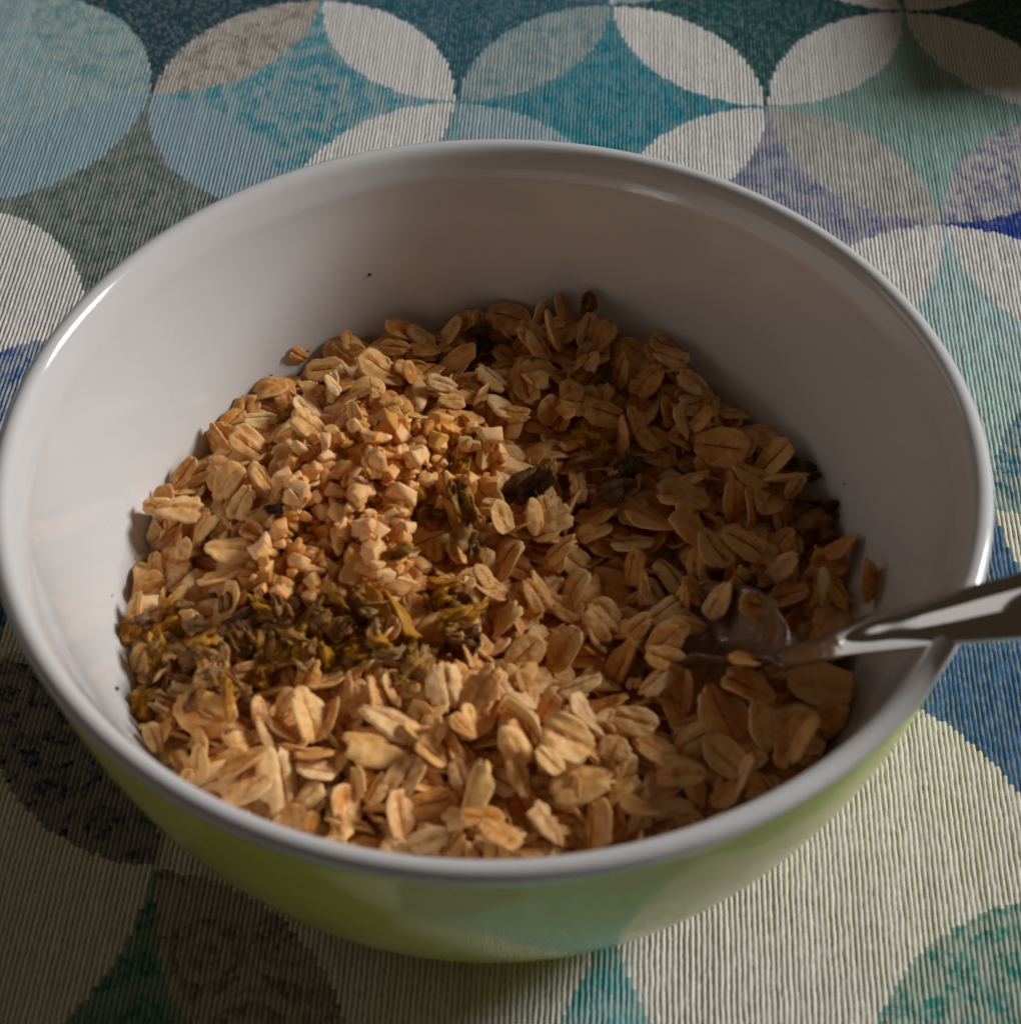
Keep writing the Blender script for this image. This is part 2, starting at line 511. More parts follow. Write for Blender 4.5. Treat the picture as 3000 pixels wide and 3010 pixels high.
def spoon_half_width(k):
    if k <= i_neck:
        d = arc[i_neck] - arc[k]
        return 2.35 + 4.4 * (1 - math.exp(-(d / 50) ** 1.9))
    t = (arc[k] - arc[i_neck]) / L_b
    e = 11.2 * (max(0, t) ** .62) * (max(0, 1 - t) ** .45) * 1.62
    return max(math.hypot(2.35 * (1 - t) ** 3, e), .4)
NA = 21
rows_t, rows_b = [], []
for k in range(len(SC)):
    T = SC[min(k + 1, len(SC) - 1)] - SC[max(k - 1, 0)]
    T /= np.linalg.norm(T)
    S = np.cross(T, [0, 0, 1.0]); S /= np.linalg.norm(S)
    if S[1] < 0:
        S = -S
    Nn = np.cross(S, T)
    if Nn[2] < 0:
        Nn = -Nn
    # the handle is rolled a little about its own length
    roll = .38 if k <= i_neck else .38 - .28 * min(1, (arc[k] - arc[i_neck]) / 12)
    S, Nn = math.cos(roll) * S + math.sin(roll) * Nn, math.cos(roll) * Nn - math.sin(roll) * S
    hw = spoon_half_width(k)
    tb = max(0, (arc[k] - arc[i_neck]) / L_b)
    depth = 6.0 * math.sin(math.pi * min(1, tb * .97 + .03)) ** .8 if tb > 0 else 0
    rt, rb = [], []
    for v in np.linspace(-1, 1, NA):
        crown = -1.15 * v * v if tb == 0 else 0
        dish = depth * (v * v) if tb > 0 else 0
        thick = (1.9 if tb == 0 else 1.0 + .9 * math.exp(-tb * 14)) * (1 - .75 * abs(v) ** 6)
        base = SC[k] + S * v * hw + Nn * (dish + crown)
        rt.append(base); rb.append(base - Nn * thick)
    rows_t.append(rt); rows_b.append(rb)
rows_t, rows_b = np.array(rows_t), np.array(rows_b)
def strip(k0, k1):
    A, B = rows_t[k0:k1 + 1], rows_b[k0:k1 + 1]
    n = len(A)
    V = np.concatenate([A.reshape(-1, 3), B.reshape(-1, 3)])
    o = n * NA
    Fc = []
    for i in range(n - 1):
        for j in range(NA - 1):
            a = i * NA + j
            Fc.append((a, a + 1, a + NA + 1, a + NA))
            Fc.append((o + a, o + a + NA, o + a + NA + 1, o + a + 1))
        a = i * NA
        Fc.append((a, a + NA, o + a + NA, o + a))
        a = i * NA + NA - 1
        Fc.append((a, o + a, o + a + NA, a + NA))
    return V, Fc
def steel_mat():
    N = NT('stainless_steel')
    o = N.vmath('SCALE', N.obj(), s=1000.0)
    sm = N.noise(o, .35, 4, .6)
    x, y, z = N.xyz(o)
    neck = SC[i_neck - 8]
    d = N.vmath('DISTANCE', o, tuple(neck.tolist()))
    film_shade = N.ss(N.math('ADD', d, N.math('MULTIPLY', N.noise(o, .9, 4, .7), 7.0)), 11.5, 10.0)
    film_shade = N.math('MULTIPLY', film_shade, N.ss(N.noise(o, .6, 3, .6), .25, .45))
    cen = SC[i_neck + 22]
    inb = N.ss(N.vmath('DISTANCE', o, tuple(cen.tolist())), 19.0, 14.0)
    film_shade = N.math('MAXIMUM', film_shade, N.math('MULTIPLY', inb, N.ss(N.noise(o, .25, 3, .6), .25, .5)))  # brown over the spoon's bowl stands in for its dark, shaded reflections
    N.put(N.b.inputs['Base Color'], N.mix(film_shade, (.60, .575, .56), (.24, .13, .06)))
    N.put(N.b.inputs['Metallic'], N.math('SUBTRACT', 1.0, N.math('MULTIPLY', film_shade, .8)))
    N.put(N.b.inputs['Roughness'], N.math('ADD', N.math('MULTIPLY', sm, .06), N.math('ADD', .03, N.math('MULTIPLY', film_shade, .3))))
    h = N.math('ADD', N.math('MULTIPLY', N.noise(o, 1.2, 4, .6), N.math('ADD', .015, film_shade)), 0.0)
    N.put(N.b.inputs['Normal'], N.bump(h, .35, .0006))
    return N.m
steel = steel_mat()
spoon = link('spoon', None)
tag(spoon, 'stainless steel spoon stuck in the oats, its handle over the bowl rim', 'spoon')
link('handle', mesh('spoon_handle', *strip(0, i_neck)), steel, spoon)
link('spoon_bowl', mesh('spoon_bowl', *strip(i_neck, len(SC) - 1)), steel, spoon)
BT = rows_t[i_neck - 12:]
fineT = np.concatenate([BT[:-1] * (1 - f) + BT[1:] * f for f in (0, .25, .5, .75)])
fineT = np.concatenate([fineT[:, :-1] * (1 - f) + fineT[:, 1:] * f for f in (0, .5)], 1)
splat(fineT.reshape(-1, 3), 0)
SPOON_XY = SC[i_neck:, :2].mean(0)

# ------------------------------------------------------------------ oat flakes
def flake_mesh(name, seed, rings=7, seg=40, kind='oval', w=.72):
    r = np.random.default_rng(seed)
    th = np.linspace(0, 2 * np.pi, seg, endpoint=False)
    ph = r.uniform(0, 6.28, 8)
    rad = 1 + .04 * np.sin(2 * th + ph[0]) + .045 * np.sin(3 * th + ph[1]) + .025 * np.sin(5 * th + ph[2]) + .015 * np.sin(8 * th + ph[3])
    rag = {'oval': .018, 'ragged': .055, 'broken': .04, 'folded': .025}[kind]
    endw = .35 + .65 * np.clip(np.abs(np.cos(th)) - .2, 0, 1) if kind != 'ragged' else .6 + .4 * np.cos(th) ** 2
    rad += rag * r.normal(size=seg) * endw
    for _ in range({'oval': 0, 'ragged': 2, 'broken': 1, 'folded': 1}[kind]):
        t0 = r.choice([0, np.pi]) + r.normal() * .5
        dd = np.angle(np.exp(1j * (th - t0)))
        rad -= r.uniform(.15, .34) * np.exp(-(dd / r.uniform(.07, .14)) ** 2)
    egg = r.uniform(-.10, .10)
    gd = r.choice([.03, .06, .09])
    rnd_ = lambda v: np.sign(v) * np.abs(v) ** .84      # blunt, rounded ends
    ox, oy = rad * rnd_(np.cos(th)) * .97, rad * w * rnd_(np.sin(th)) * .97 * (1 + egg * np.cos(th))
    if kind == 'broken':
        a = r.uniform(-.5, .5) + r.choice([0, np.pi])
        nx, ny, c = np.cos(a), np.sin(a), r.uniform(.15, .5)
        over = np.maximum(ox * nx + oy * ny - c - .05 * r.normal(size=seg), 0)
        ox, oy = ox - over * nx, oy - over * ny
    curl, cup, sad, bow = r.normal() * .10, r.normal() * .11, r.normal() * .12, r.normal() * .04
    fold = r.uniform(.3, .55) if kind == 'folded' else r.uniform(0, .12)
    fy = r.uniform(.0, .25)
    nph = r.uniform(0, 6.28, 6)
    thick = r.uniform(.26, .38)
    def mid(x, y):
        z = curl * x * x + cup * y * y * 2 + sad * x * y + bow * np.sin(3 * x + nph[0])
        z = z + fold * np.clip(y - fy, 0, 2) ** 1.4
        z = z + .03 * np.sin(5.5 * x + nph[1]) * np.cos(6 * y + nph[2]) + .014 * np.sin(13 * y + nph[3] + 3 * x) + .012 * np.sin(15 * x + nph[4] - 4 * y)
        return z
    V, A = [], []
    rho = np.linspace(0, 1, rings + 1)[1:] ** .8
    def layer(sgn):
        start = len(V)
        def add(x, y, q):
            t = thick * .5 * (1 - q ** 2.6 * .74)
            z = mid(x, y) + sgn * t
            if sgn > 0:
                z += -gd * math.exp(-((y - .02) / .075) ** 2) * max(0, 1 - x * x * .75) + .5 * gd * math.exp(-((abs(y) - .22) / .13) ** 2)
            else:
                z += .03 * math.exp(-(y / .1) ** 2)
            V.append((x, y, z)); A.append((x, y, q))
        add(0, 0, 0)
        for q in rho:
            for j in range(seg):
                add(ox[j] * q, oy[j] * q, q)
        return start
    t0, b0 = layer(1), layer(-1)
    Fc = []
    for j in range(seg):
        j2 = (j + 1) % seg
        Fc.append((t0, t0 + 1 + j, t0 + 1 + j2)); Fc.append((b0, b0 + 1 + j2, b0 + 1 + j))
        for k in range(rings - 1):
            a, b = t0 + 1 + k * seg, t0 + 1 + (k + 1) * seg
            Fc.append((a + j, b + j, b + j2, a + j2))
            a, b = b0 + 1 + k * seg, b0 + 1 + (k + 1) * seg
            Fc.append((a + j, a + j2, b + j2, b + j))
        a, b = t0 + 1 + (rings - 1) * seg, b0 + 1 + (rings - 1) * seg
        Fc.append((a + j, b + j, b + j2, a + j2))
    return np.array(V), Fc, np.array(A)

def set_attr(me, loc, rnd=None):
    a = me.attributes.new('loc', 'FLOAT_VECTOR', 'POINT')
    a.data.foreach_set('vector', np.asarray(loc, np.float32).ravel())
    if rnd is not None:
        a = me.attributes.new('rnd', 'FLOAT', 'POINT')
        a.data.foreach_set('value', np.asarray(rnd, np.float32).ravel())

def oat_mat(name='rolled_oat', toast=0.0):
    N = NT(name)
    loc = N.attr('loc').outputs['Vector']
    rnd = N.math('FRACT', N.math('ADD', N.attr('rnd').outputs['Fac'], N.n('ShaderNodeObjectInfo').outputs['Random']))
    rnd2 = N.math('FRACT', N.math('MULTIPLY', rnd, 7.13))
    off = N.vec(N.math('MULTIPLY', rnd, 37.0), N.math('MULTIPLY', rnd2, 19.0), rnd)
    lv = N.vmath('ADD', loc, off)
    x, y, q = N.xyz(loc)
    n1 = N.noise(lv, 2.0, 3, .6)
    n2 = N.noise(N.vmath('MULTIPLY', lv, (2.0, 9.0, 2.0)), 2.0, 3, .6)
    pale, tan, brown = (.95, .53, .18), (.64, .205, .022), (.18, .05, .007)
    f = N.math('ADD', N.math('MULTIPLY', N.math('SUBTRACT', n1, .40), 2.1), N.math('MULTIPLY', N.math('SUBTRACT', rnd, .52), 1.0))
    cream = N.mix(N.math('MULTIPLY', N.ss(N.math('FRACT', N.math('MULTIPLY', rnd, 3.7)), .45, .85), .75), pale, (.97, .66, .33))
    c = N.mix(N.math('MULTIPLY', f, 1.0, clamp=True), cream, tan)
    band = N.math('MULTIPLY', N.ss(N.math('ABSOLUTE', N.math('SUBTRACT', y, .02)), .30, .03), N.ss(n1, .35, .6))
    c = N.mix(N.math('MULTIPLY', band, .55), c, tan)
    yy = N.math('ADD', N.math('SUBTRACT', y, .02), N.math('MULTIPLY', N.math('SUBTRACT', n1, .5), .10))
    cr = N.ss(N.math('ABSOLUTE', yy), .055, .015)
    cr = N.math('MULTIPLY', cr, N.ss(N.math('ABSOLUTE', x), .85, .55))
    cr = N.math('MULTIPLY', cr, N.ss(rnd2, .38, .52))
    c = N.mix(N.math('MULTIPLY', cr, .85), c, brown)
    edge = N.math('MULTIPLY', N.ss(q, .72, .98), N.ss(n2, .35, .6))
    c = N.mix(N.math('MULTIPLY', edge, .45), c, (.92, .62, .29))
    spot = N.ss(N.noise(lv, 5.0, 2, .5), .68, .76)
    c = N.mix(N.math('MULTIPLY', spot, .6), c, brown)
    c = N.mix(N.math('MULTIPLY', N.math('SUBTRACT', n2, .5), .5, clamp=True), c, tan)
    if toast:
        c = N.mix(toast, c, (.46, .17, .035))
    N.put(N.b.inputs['Base Color'], c)
    N.b.inputs['Roughness'].default_value = .36
    N.b.inputs['Specular IOR Level'].default_value = .26
    N.b.inputs['Subsurface Weight'].default_value = .0
    N.b.inputs['Subsurface Radius'].default_value = (1.0, .55, .25)
    N.b.inputs['Subsurface Scale'].default_value = .0012
    h = N.math('ADD', N.math('MULTIPLY', n2, .6), N.math('MULTIPLY', N.noise(lv, 9.0, 3, .6), .5))
    N.put(N.b.inputs['Normal'], N.bump(h, .6, .0003))
    return N.m
oat = oat_mat()
oat_toasted = oat_mat('toasted_oat', .7)

KINDS = ['oval', 'oval', 'oval', 'ragged', 'ragged', 'folded', 'broken']
FL = {}
for i in range(21):
    kd = KINDS[i % 7]
    V, Fc, A = flake_mesh('f', 100 + i, kind=kd, w=[.68, .60, .74, .72, .64, .70, .78][i % 7])
    me = mesh('oat_flake_%s' % kd, V * 1000 * .001, Fc)
    set_attr(me, A)
    me.materials.append(oat)
    FL.setdefault(kd, []).append(me)
LOWRES = [flake_mesh('l', 300 + i, rings=5, seg=26, kind=KINDS[i % 7], w=[.7, .62, .74][i % 3]) for i in range(14)]
TOASTED = FL['oval'][0].copy()
TOASTED.materials.clear(); TOASTED.materials.append(oat_toasted)

def axes_for(alpha, asp, w=.72, lean=0.0, pxpy=None):
    """long axis along image angle alpha; turned about it so that it shows the given aspect"""
    v = -ray(*pxpy)
    a = math.cos(alpha) * CR + math.sin(alpha) * CU
    a = a - v * np.dot(a, v); a /= np.linalg.norm(a)
    s = np.cross(v, a)
    phi = math.acos(min(1, max(.12, asp / w)))
    n1 = math.cos(phi) * v + math.sin(phi) * s
    n2 = math.cos(phi) * v - math.sin(phi) * s
    n = n1 if n1[2] + .15 * rng.normal() > n2[2] else n2
    # small extra lean so that not everything is square to the view
    a = a + n * lean; a /= np.linalg.norm(a)
    n = n - a * np.dot(n, a); n /= np.linalg.norm(n)
    b = np.cross(n, a)
    return np.array([a, b, n])

def rand_axes(x, y, tilt):
    i = np.clip(int(round(x / G)) + NG // 2, 3, NG - 4); j = np.clip(int(round(y / G)) + NG // 2, 3, NG - 4)
    gx = np.clip((TOP[i + 3, j] - TOP[i - 3, j]) / (6 * G), -1, 1); gy = np.clip((TOP[i, j + 3] - TOP[i, j - 3]) / (6 * G), -1, 1)
    n = np.array([-gx, -gy, 1.0]) + rng.normal(size=3) * tilt
    n[2] = abs(n[2]); n /= np.linalg.norm(n)
    a = rng.normal(size=3); a -= n * (a @ n); a /= np.linalg.norm(a)
    return np.array([a, np.cross(n, a), n])

# ---- the mass of oats underneath, one joined heap
def core_mesh():
    k = 2
    I = np.arange(0, NG, k)
    X, Y = GX[np.ix_(I, I)], GY[np.ix_(I, I)]
    Z = np.minimum(CORE[np.ix_(I, I)] + .5, 60)
    ok = (np.hypot(X, Y) < r_in(Z) + .6)
    ids = -np.ones(X.shape, int); V = []
    for a in range(len(I)):
        for b in range(len(I)):
            if ok[a, b]:
                ids[a, b] = len(V); V.append((X[a, b], Y[a, b], Z[a, b] + rng.normal() * .5))
    Fc = []
    for a in range(len(I) - 1):
        for b in range(len(I) - 1):
            q = (ids[a, b], ids[a + 1, b], ids[a + 1, b + 1], ids[a, b + 1])
            if min(q) >= 0:
                Fc.append(q)
    return np.array(V), Fc
bedV, bedF = core_mesh()
allV, allF, allA, allR = [bedV], list(bedF), [np.stack([bedV[:, 0] * .2, bedV[:, 1] * .2, .5 + 0 * bedV[:, 0]], -1)], [np.zeros(len(bedV))]
nv = len(bedV)
def add_low(P, axes, half, sy=1.0):
    global nv
    V, Fc, A = LOWRES[rng.integers(len(LOWRES))]
    W = P + (V * half * [1, sy, 1]) @ axes
    allV.append(W); allA.append(A); allR.append(np.full(len(V), rng.random()))
    allF.extend([tuple(i + nv for i in f) for f in Fc])
    nv += len(V)
IN = (GR < 62)
for it in range(900):
    cand = rng.uniform(-62, 62, (60, 2))
    zc = hm(cand[:, 0], cand[:, 1])
    ci = np.clip(np.rint(cand / G).astype(int) + NG // 2, 0, NG - 1)
    top = TOP[ci[:, 0], ci[:, 1]]
    deficit = np.where(np.hypot(cand[:, 0], cand[:, 1]) < r_in(top) - 2.5, top - zc, -99)
    k = int(np.argmax(deficit + rng.normal(size=60) * .5))
    if deficit[k] < .6:
        continue
    x, y = cand[k]
    ax = rand_axes(x, y, .42)
    half = rng.uniform(2.4, 4.6)
    P = settle(np.array([x, y, zc[k] + 2.0]), ax, half, half * .7, .8, np.array([0, 0, 1.0]), want=0, quant=.25)
    add_low(P, ax, half)
FILL_END = nv

# ---- flakes that can be told apart
# (crop, x, y, length, angle, aspect, kind) ; crops: origin and scale of a close look at the photograph
CROPS = {1: (300, 800, .623), 2: (1300, 800, .727), 3: (300, 1700, .623), 4: (1300, 1700, .727)}
o_, r_, f_, b_ = 'oval', 'ragged', 'folded', 'broken'
KEY = [
 (1,395,950,190,60,.55,o_),(1,370,1120,240,-8,.6,r_),(1,220,1460,170,20,.7,o_),(1,690,830,260,-30,.55,f_),(1,740,690,170,10,.5,r_),(1,545,920,160,0,.7,b_),
 (1,600,990,230,50,.5,f_),(1,770,990,200,-60,.5,r_),(1,660,1090,200,60,.6,r_),(1,600,1310,240,5,.5,f_),(1,480,1210,200,70,.35,r_),(1,560,1450,250,25,.25,o_),
 (1,390,1330,160,80,.5,b_),(1,980,730,230,-40,.55,r_),(1,960,570,160,0,.7,b_),(1,1150,490,110,-70,.55,o_),(1,1090,530,120,-50,.5,o_),(1,1310,460,270,-35,.5,o_),
 (1,1415,280,210,-10,.5,o_),(1,1380,355,160,-10,.65,r_),(1,1655,280,170,55,.5,o_),(1,1670,400,250,25,.5,o_),(1,1450,470,120,-60,.5,o_),(1,1350,640,160,15,.55,b_),
 (1,1275,545,120,-20,.7,b_),(1,1650,605,150,0,.5,o_),(1,1840,500,200,-60,.45,r_),(1,1720,510,160,10,.6,r_),(1,350,1530,140,60,.4,r_),(1,620,1530,180,70,.4,o_),
 (2,270,190,215,-15,.6,o_),(2,395,170,180,95,.28,r_),(2,435,240,200,105,.15,o_),(2,490,140,130,-60,.35,r_),(2,580,240,180,80,.55,o_),(2,650,260,170,60,.6,r_),
 (2,830,440,190,50,.65,r_),(2,930,350,170,-20,.6,r_),(2,900,285,150,-10,.5,o_),(2,1010,440,150,-40,.55,r_),(2,720,400,170,60,.5,r_),(2,650,570,190,-15,.6,r_),
 (2,910,570,150,-75,.35,f_),(2,975,600,180,-85,.2,o_),(2,780,620,180,-80,.4,o_),(2,1050,590,140,50,.5,r_),(2,720,660,190,70,.2,o_),(2,1130,710,240,-10,.7,o_),
 (2,1340,760,220,50,.55,o_),(2,1250,820,190,-15,.4,f_),(2,1000,840,180,15,.3,r_),(2,970,920,260,5,.4,f_),(2,1180,930,200,85,.5,o_),(2,840,1000,240,-20,.35,o_),
 (2,1000,1030,240,-40,.5,r_),(2,1100,1120,200,-50,.5,f_),(2,1220,1100,220,-30,.6,r_),(2,1250,960,200,-88,.15,o_),(2,460,1000,170,20,.7,r_),(2,630,980,210,25,.45,r_),
 (2,620,1060,170,30,.4,f_),(2,480,1120,170,25,.5,r_),(2,260,1170,240,55,.35,f_),(2,770,1190,180,75,.55,o_),(2,930,1230,210,-65,.5,o_),(2,820,1280,170,85,.35,r_),
 (2,770,1100,200,-5,.3,o_),(2,1120,1330,190,60,.55,o_),(2,1020,1290,150,-60,.5,r_),(2,1190,1230,130,-40,.7,b_),(2,1380,1190,170,30,.6,r_),(2,1640,1110,170,35,.4,o_),
 (2,1755,1250,190,75,.4,o_),(2,1640,1290,180,-55,.4,r_),(2,1520,1270,180,85,.4,o_),(2,1400,1310,190,10,.6,o_),(2,1280,1350,180,-10,.7,r_),(2,540,1290,220,50,.35,f_),
 (2,660,1380,170,-60,.7,o_),(2,380,1310,180,-60,.6,r_),(2,990,1420,160,-20,.6,o_),(2,790,1430,150,40,.7,r_),(2,490,570,120,30,.5,b_),(2,460,420,160,-35,.3,o_),
 (2,390,290,160,-50,.4,r_),(2,380,440,110,10,.6,b_),(2,600,380,130,60,.5,b_),
 (3,165,380,150,70,.65,o_),(3,490,640,280,-15,.72,f_),(3,240,760,150,-60,.6,r_),(3,380,870,110,-20,.6,o_),(3,460,870,170,80,.5,r_),(3,630,790,160,20,.7,b_),
 (3,670,880,250,40,.22,o_),(3,840,950,310,-80,.6,r_),(3,970,650,270,-75,.5,f_),(3,1000,830,190,8,.22,o_),(3,1010,910,180,0,.5,o_),(3,1360,680,300,-30,.45,r_),
 (3,1300,790,320,-5,.55,r_),(3,1620,510,240,-75,.65,r_),(3,1300,560,200,-65,.4,r_),(3,1370,530,180,-60,.35,r_),(3,970,1030,180,45,.6,o_),(3,1140,1090,230,-85,.6,o_),
 (3,1440,940,230,70,.6,f_),(3,1560,1060,220,15,.7,r_),(3,1400,1120,230,-80,.5,o_),(3,1100,880,170,80,.5,r_),(3,970,460,160,60,.7,r_),(3,780,730,180,-65,.35,o_),
 (3,850,720,170,-60,.3,o_),(3,1760,1000,230,75,.5,r_),(3,1790,1140,200,-10,.5,o_),(3,1700,700,120,-45,.5,o_),(3,1550,830,190,-30,.5,f_),(3,1870,620,150,80,.25,o_),
 (3,690,1000,250,10,.4,o_),(3,1290,1000,150,60,.5,r_),
 (4,295,680,190,-60,.7,o_),(4,500,650,240,-20,.7,f_),(4,570,830,260,20,.6,r_),(4,580,560,220,-55,.25,o_),(4,430,740,130,-40,.6,o_),(4,310,800,180,-65,.5,r_),
 (4,140,840,190,70,.5,r_),(4,780,580,170,-20,.7,o_),(4,970,460,190,75,.6,o_),(4,1120,560,270,-60,.45,r_),(4,1230,450,230,-35,.4,f_),(4,1030,650,200,30,.7,o_),
 (4,1270,590,200,-80,.4,o_),(4,870,710,220,-25,.45,o_),(4,960,800,210,-5,.5,f_),(4,1140,730,200,-40,.6,o_),(4,1430,640,260,55,.45,f_),(4,1580,460,260,-10,.6,o_),
 (4,1560,570,200,30,.7,o_),(4,1220,800,180,65,.25,o_),(4,330,310,220,45,.7,o_),(4,500,290,230,50,.6,o_),(4,900,260,200,40,.7,o_),(4,990,190,170,-10,.6,r_),
 (4,740,340,220,60,.4,f_),(4,800,930,180,-30,.35,o_),(4,230,1040,180,-30,.5,o_),(4,100,960,200,0,.5,r_),(4,620,1000,230,80,.4,r_),(4,420,1000,200,-60,.4,r_),
 (2,894,1375,170,40,.6,r_),(2,850,1300,150,-50,.5,o_),(2,930,1450,160,10,.6,o_),(4,900,330,180,-20,.6,o_),(4,860,420,160,50,.5,r_),(2,960,1330,150,70,.5,o_),
 (4,670,500,170,-5,.3,o_),(4,260,170,200,50,.3,r_),(4,180,420,170,60,.6,r_),(4,640,180,190,-50,.6,r_),(4,560,440,180,20,.35,o_),
]
flakes = []          # (mesh kind, mesh, P, axes, half, px, py, asp, special)
def put_flake(px, py, length, alpha, asp, kind, special=None, lift=0.0):
    P = surf_hit(px, py)
    dist = np.linalg.norm(P - CAM)
    half = (1.04 if py > 1950 else .92) * min(max(length / F_PX * dist / 2, 2.4), 6.0)
    ax = axes_for(math.radians(alpha), asp, lean=rng.normal() * .15, pxpy=(px, py))
    v = -ray(px, py)
    P = settle(P, ax, half, half * .7, .9, v, want=.15 + lift, quant=.25)
    me = FL[kind][rng.integers(len(FL[kind]))] if special != 'toasted' else TOASTED
    flakes.append((kind, me, P, ax, half, px, py, asp, special))

# loose flakes between the ones measured in the photograph
nuts_poly = [(CROPS[1][0] + x * .623, CROPS[1][1] + y * .623) for x, y in ((1090, 740), (1300, 690), (1760, 690), (1900, 830), (1880, 1010), (1480, 1010), (1440, 1200), (1420, 1430),
             (1250, 1520), (1000, 1540), (720, 1530), (700, 1330), (790, 1220), (880, 1120), (830, 900), (930, 820))]
def inside(px, py, poly):
    c = False
    for (x0, y0), (x1, y1) in zip(poly, poly[1:] + poly[:1]):
        if (y0 > py) != (y1 > py) and px < (x1 - x0) * (py - y0) / (y1 - y0) + x0:
            c = not c
    return c
for it in range(330):          # small flakes and chips that fill the gaps, still part of the mass
    px, py = rng.uniform(350, 2620), rng.uniform(840, 2520)
    P = surf_hit(px, py)
    if P[2] > 43 or np.hypot(P[0], P[1]) > r_in(P[2]) - 2.5 or np.linalg.norm(P[:2] - SPOON_XY) < 9 or (px > 2200 and 1780 < py < 2000):
        continue
    ax = rand_axes(P[0], P[1], .8)
    half = rng.uniform(1.6, 3.6)
    P = settle(P, ax, half, half * .65, .8, -ray(px, py), want=0, quant=.35)
    add_low(P, ax, half)
n_extra = 300 - len(KEY) - 1
tries = 0
while n_extra > 0 and tries < 4000:
    tries += 1
    px, py = rng.uniform(350, 2620), rng.uniform(840, 2520)
    P = surf_hit(px, py)
    if P[2] > 44 or np.hypot(P[0], P[1]) > r_in(P[2]) - 3.0 or inside(px, py, nuts_poly):
        continue
    if np.linalg.norm(P[:2] - SPOON_XY) < 9 or (px > 2200 and 1780 < py < 2000):
        continue
    put_flake(px, py, rng.uniform(80, 130), rng.uniform(-90, 90), rng.uniform(.25, .7), KINDS[rng.integers(7)], None, 0)
    n_extra -= 1
order = sorted(range(len(KEY)), key=lambda i: CROPS[KEY[i][0]][1] + KEY[i][2] * CROPS[KEY[i][0]][2])
for i in order:
    c, x, y, L, al, asp, kd = KEY[i]
    ox_, oy_, s = CROPS[c]
    put_flake(ox_ + x * s, oy_ + y * s, L * s, al, asp, kd, None, .25)
put_flake(300 + 1780 * .623, 1700 + 560 * .623, 240 * .623, 70, .6, o_, 'toasted', .3)

LOOK = {'oval': 'whole', 'ragged': 'ragged', 'folded': 'curled', 'broken': 'broken'}
MARKS = {'the toasted reddish flake': (1409, 2049), "the spoon's sunken bowl": (2080, 1860), 'the spoon handle': (2480, 1870), 'the bright yellow fruit lump': (430, 2075),
         'the ridged fruit chunk': (1735, 1310), 'the grey-green fruit strip': (1360, 1470), 'the crumb on the wall': (872, 1040), 'the brown lump on the shaded wall': (2400, 1555),
         'the amber fruit band': (800, 1880), 'the dark bit topping the heap': (1736, 870), 'the nut pile': (960, 1330), 'the orange fruit bit': (375, 1845)}
def zone(px, py, P):
    m = min(MARKS, key=lambda k: (MARKS[k][0] - px) ** 2 + (MARKS[k][1] - py) ** 2)
    dd = math.hypot(MARKS[m][0] - px, MARKS[m][1] - py)
    side = 'against the wall' if np.hypot(P[0], P[1]) > r_in(P[2]) - 7 else ('right beside' if dd < 190 else 'a little off')
    return side + (' near ' if side == 'against the wall' else (' ' if side == 'right beside' else ' from ')) + m
for kd, me, P, ax, half, px, py, asp, sp in flakes:
    o = bpy.data.objects.new('oat_flake', me)
    col.objects.link(o)
    M = np.eye(4)
    sy = rng.uniform(.92, 1.08)
    M[:3, 0], M[:3, 1], M[:3, 2], M[:3, 3] = ax[0] * half, ax[1] * half * sy, ax[2] * half, P * MM
    o.matrix_world = Matrix(M.tolist())
    if sp == 'toasted':
        lab = 'reddish-brown toasted oat flake with dark centre line beside a pale flake'
    else:
        look = LOOK[kd] if asp > .32 else 'upright'
        size = 'large' if half > 4.4 else ('small' if half < 3.3 else 'midsize')
        lab = '%s %s rolled oat flake %s' % (size, look, zone(px, py, P))
    tag(o, lab, 'oat flake', 'rolled oat flakes in the bowl')

bed = mesh('oat_bed', np.concatenate(allV), allF)
set_attr(bed, np.concatenate(allA), np.concatenate(allR))
o = link('oat_bed', bed, oat)
tag(o, 'mass of rolled oats lying underneath the top flakes', 'oats', kind='stuff')

# ------------------------------------------------------------------ chopped nuts
def hull_mesh(seed, kind):
    import bmesh
    r = np.random.default_rng(seed)
    if kind == 'cube':
        P = np.array([[x, y, z] for x in (-1, 1) for y in (-1, 1) for z in (-1, 1)], float) * r.uniform(.5, 1.0, 3) + r.normal(size=(8, 3)) * .2
    elif kind == 'shard':
        P = r.normal(size=(9, 3)); P /= np.linalg.norm(P, axis=1)[:, None]; P *= r.uniform(.6, 1.0, 3) * [1.25, .8, .5]
    else:
        P = r.normal(size=(16, 3)); P /= np.linalg.norm(P, axis=1)[:, None]; P *= [1.1, .75, .6]
    bm = bmesh.new()
    for p in P:
        bm.verts.new((p * MM).tolist())
    res = bmesh.ops.convex_hull(bm, input=bm.verts)
    bmesh.ops.delete(bm, geom=[g for g in res['geom_interior'] if isinstance(g, bmesh.types.BMVert)], context='VERTS')
    bmesh.ops.dissolve_limit(bm, angle_limit=math.radians(22), verts=list(bm.verts), edges=list(bm.edges))
    bmesh.ops.bevel(bm, geom=list(bm.edges), offset=.2 * MM, segments=2, profile=.6, affect='EDGES', clamp_overlap=True)
    bmesh.ops.subdivide_edges(bm, edges=[e for e in bm.edges if e.calc_length() > .5 * MM], cuts=1, use_grid_fill=True)
    bmesh.ops.triangulate(bm, faces=[f for f in bm.faces if len(f.verts) > 4])
    for v in bm.verts:
        p = np.array(v.co) / MM
        k = 1 + .05 * math.sin(p[0] * 4 + seed) + .05 * math.sin(p[1] * 5 + seed * 2) + .03 * math.sin(p[2] * 9 + seed * 3)
        v.co = Vector((p * k * MM).tolist())
    me = bpy.data.meshes.new('nut_%s' % kind)
    bm.to_mesh(me); bm.free()
    me.polygons.foreach_set('use_smooth', np.ones(len(me.polygons), bool))
    return me
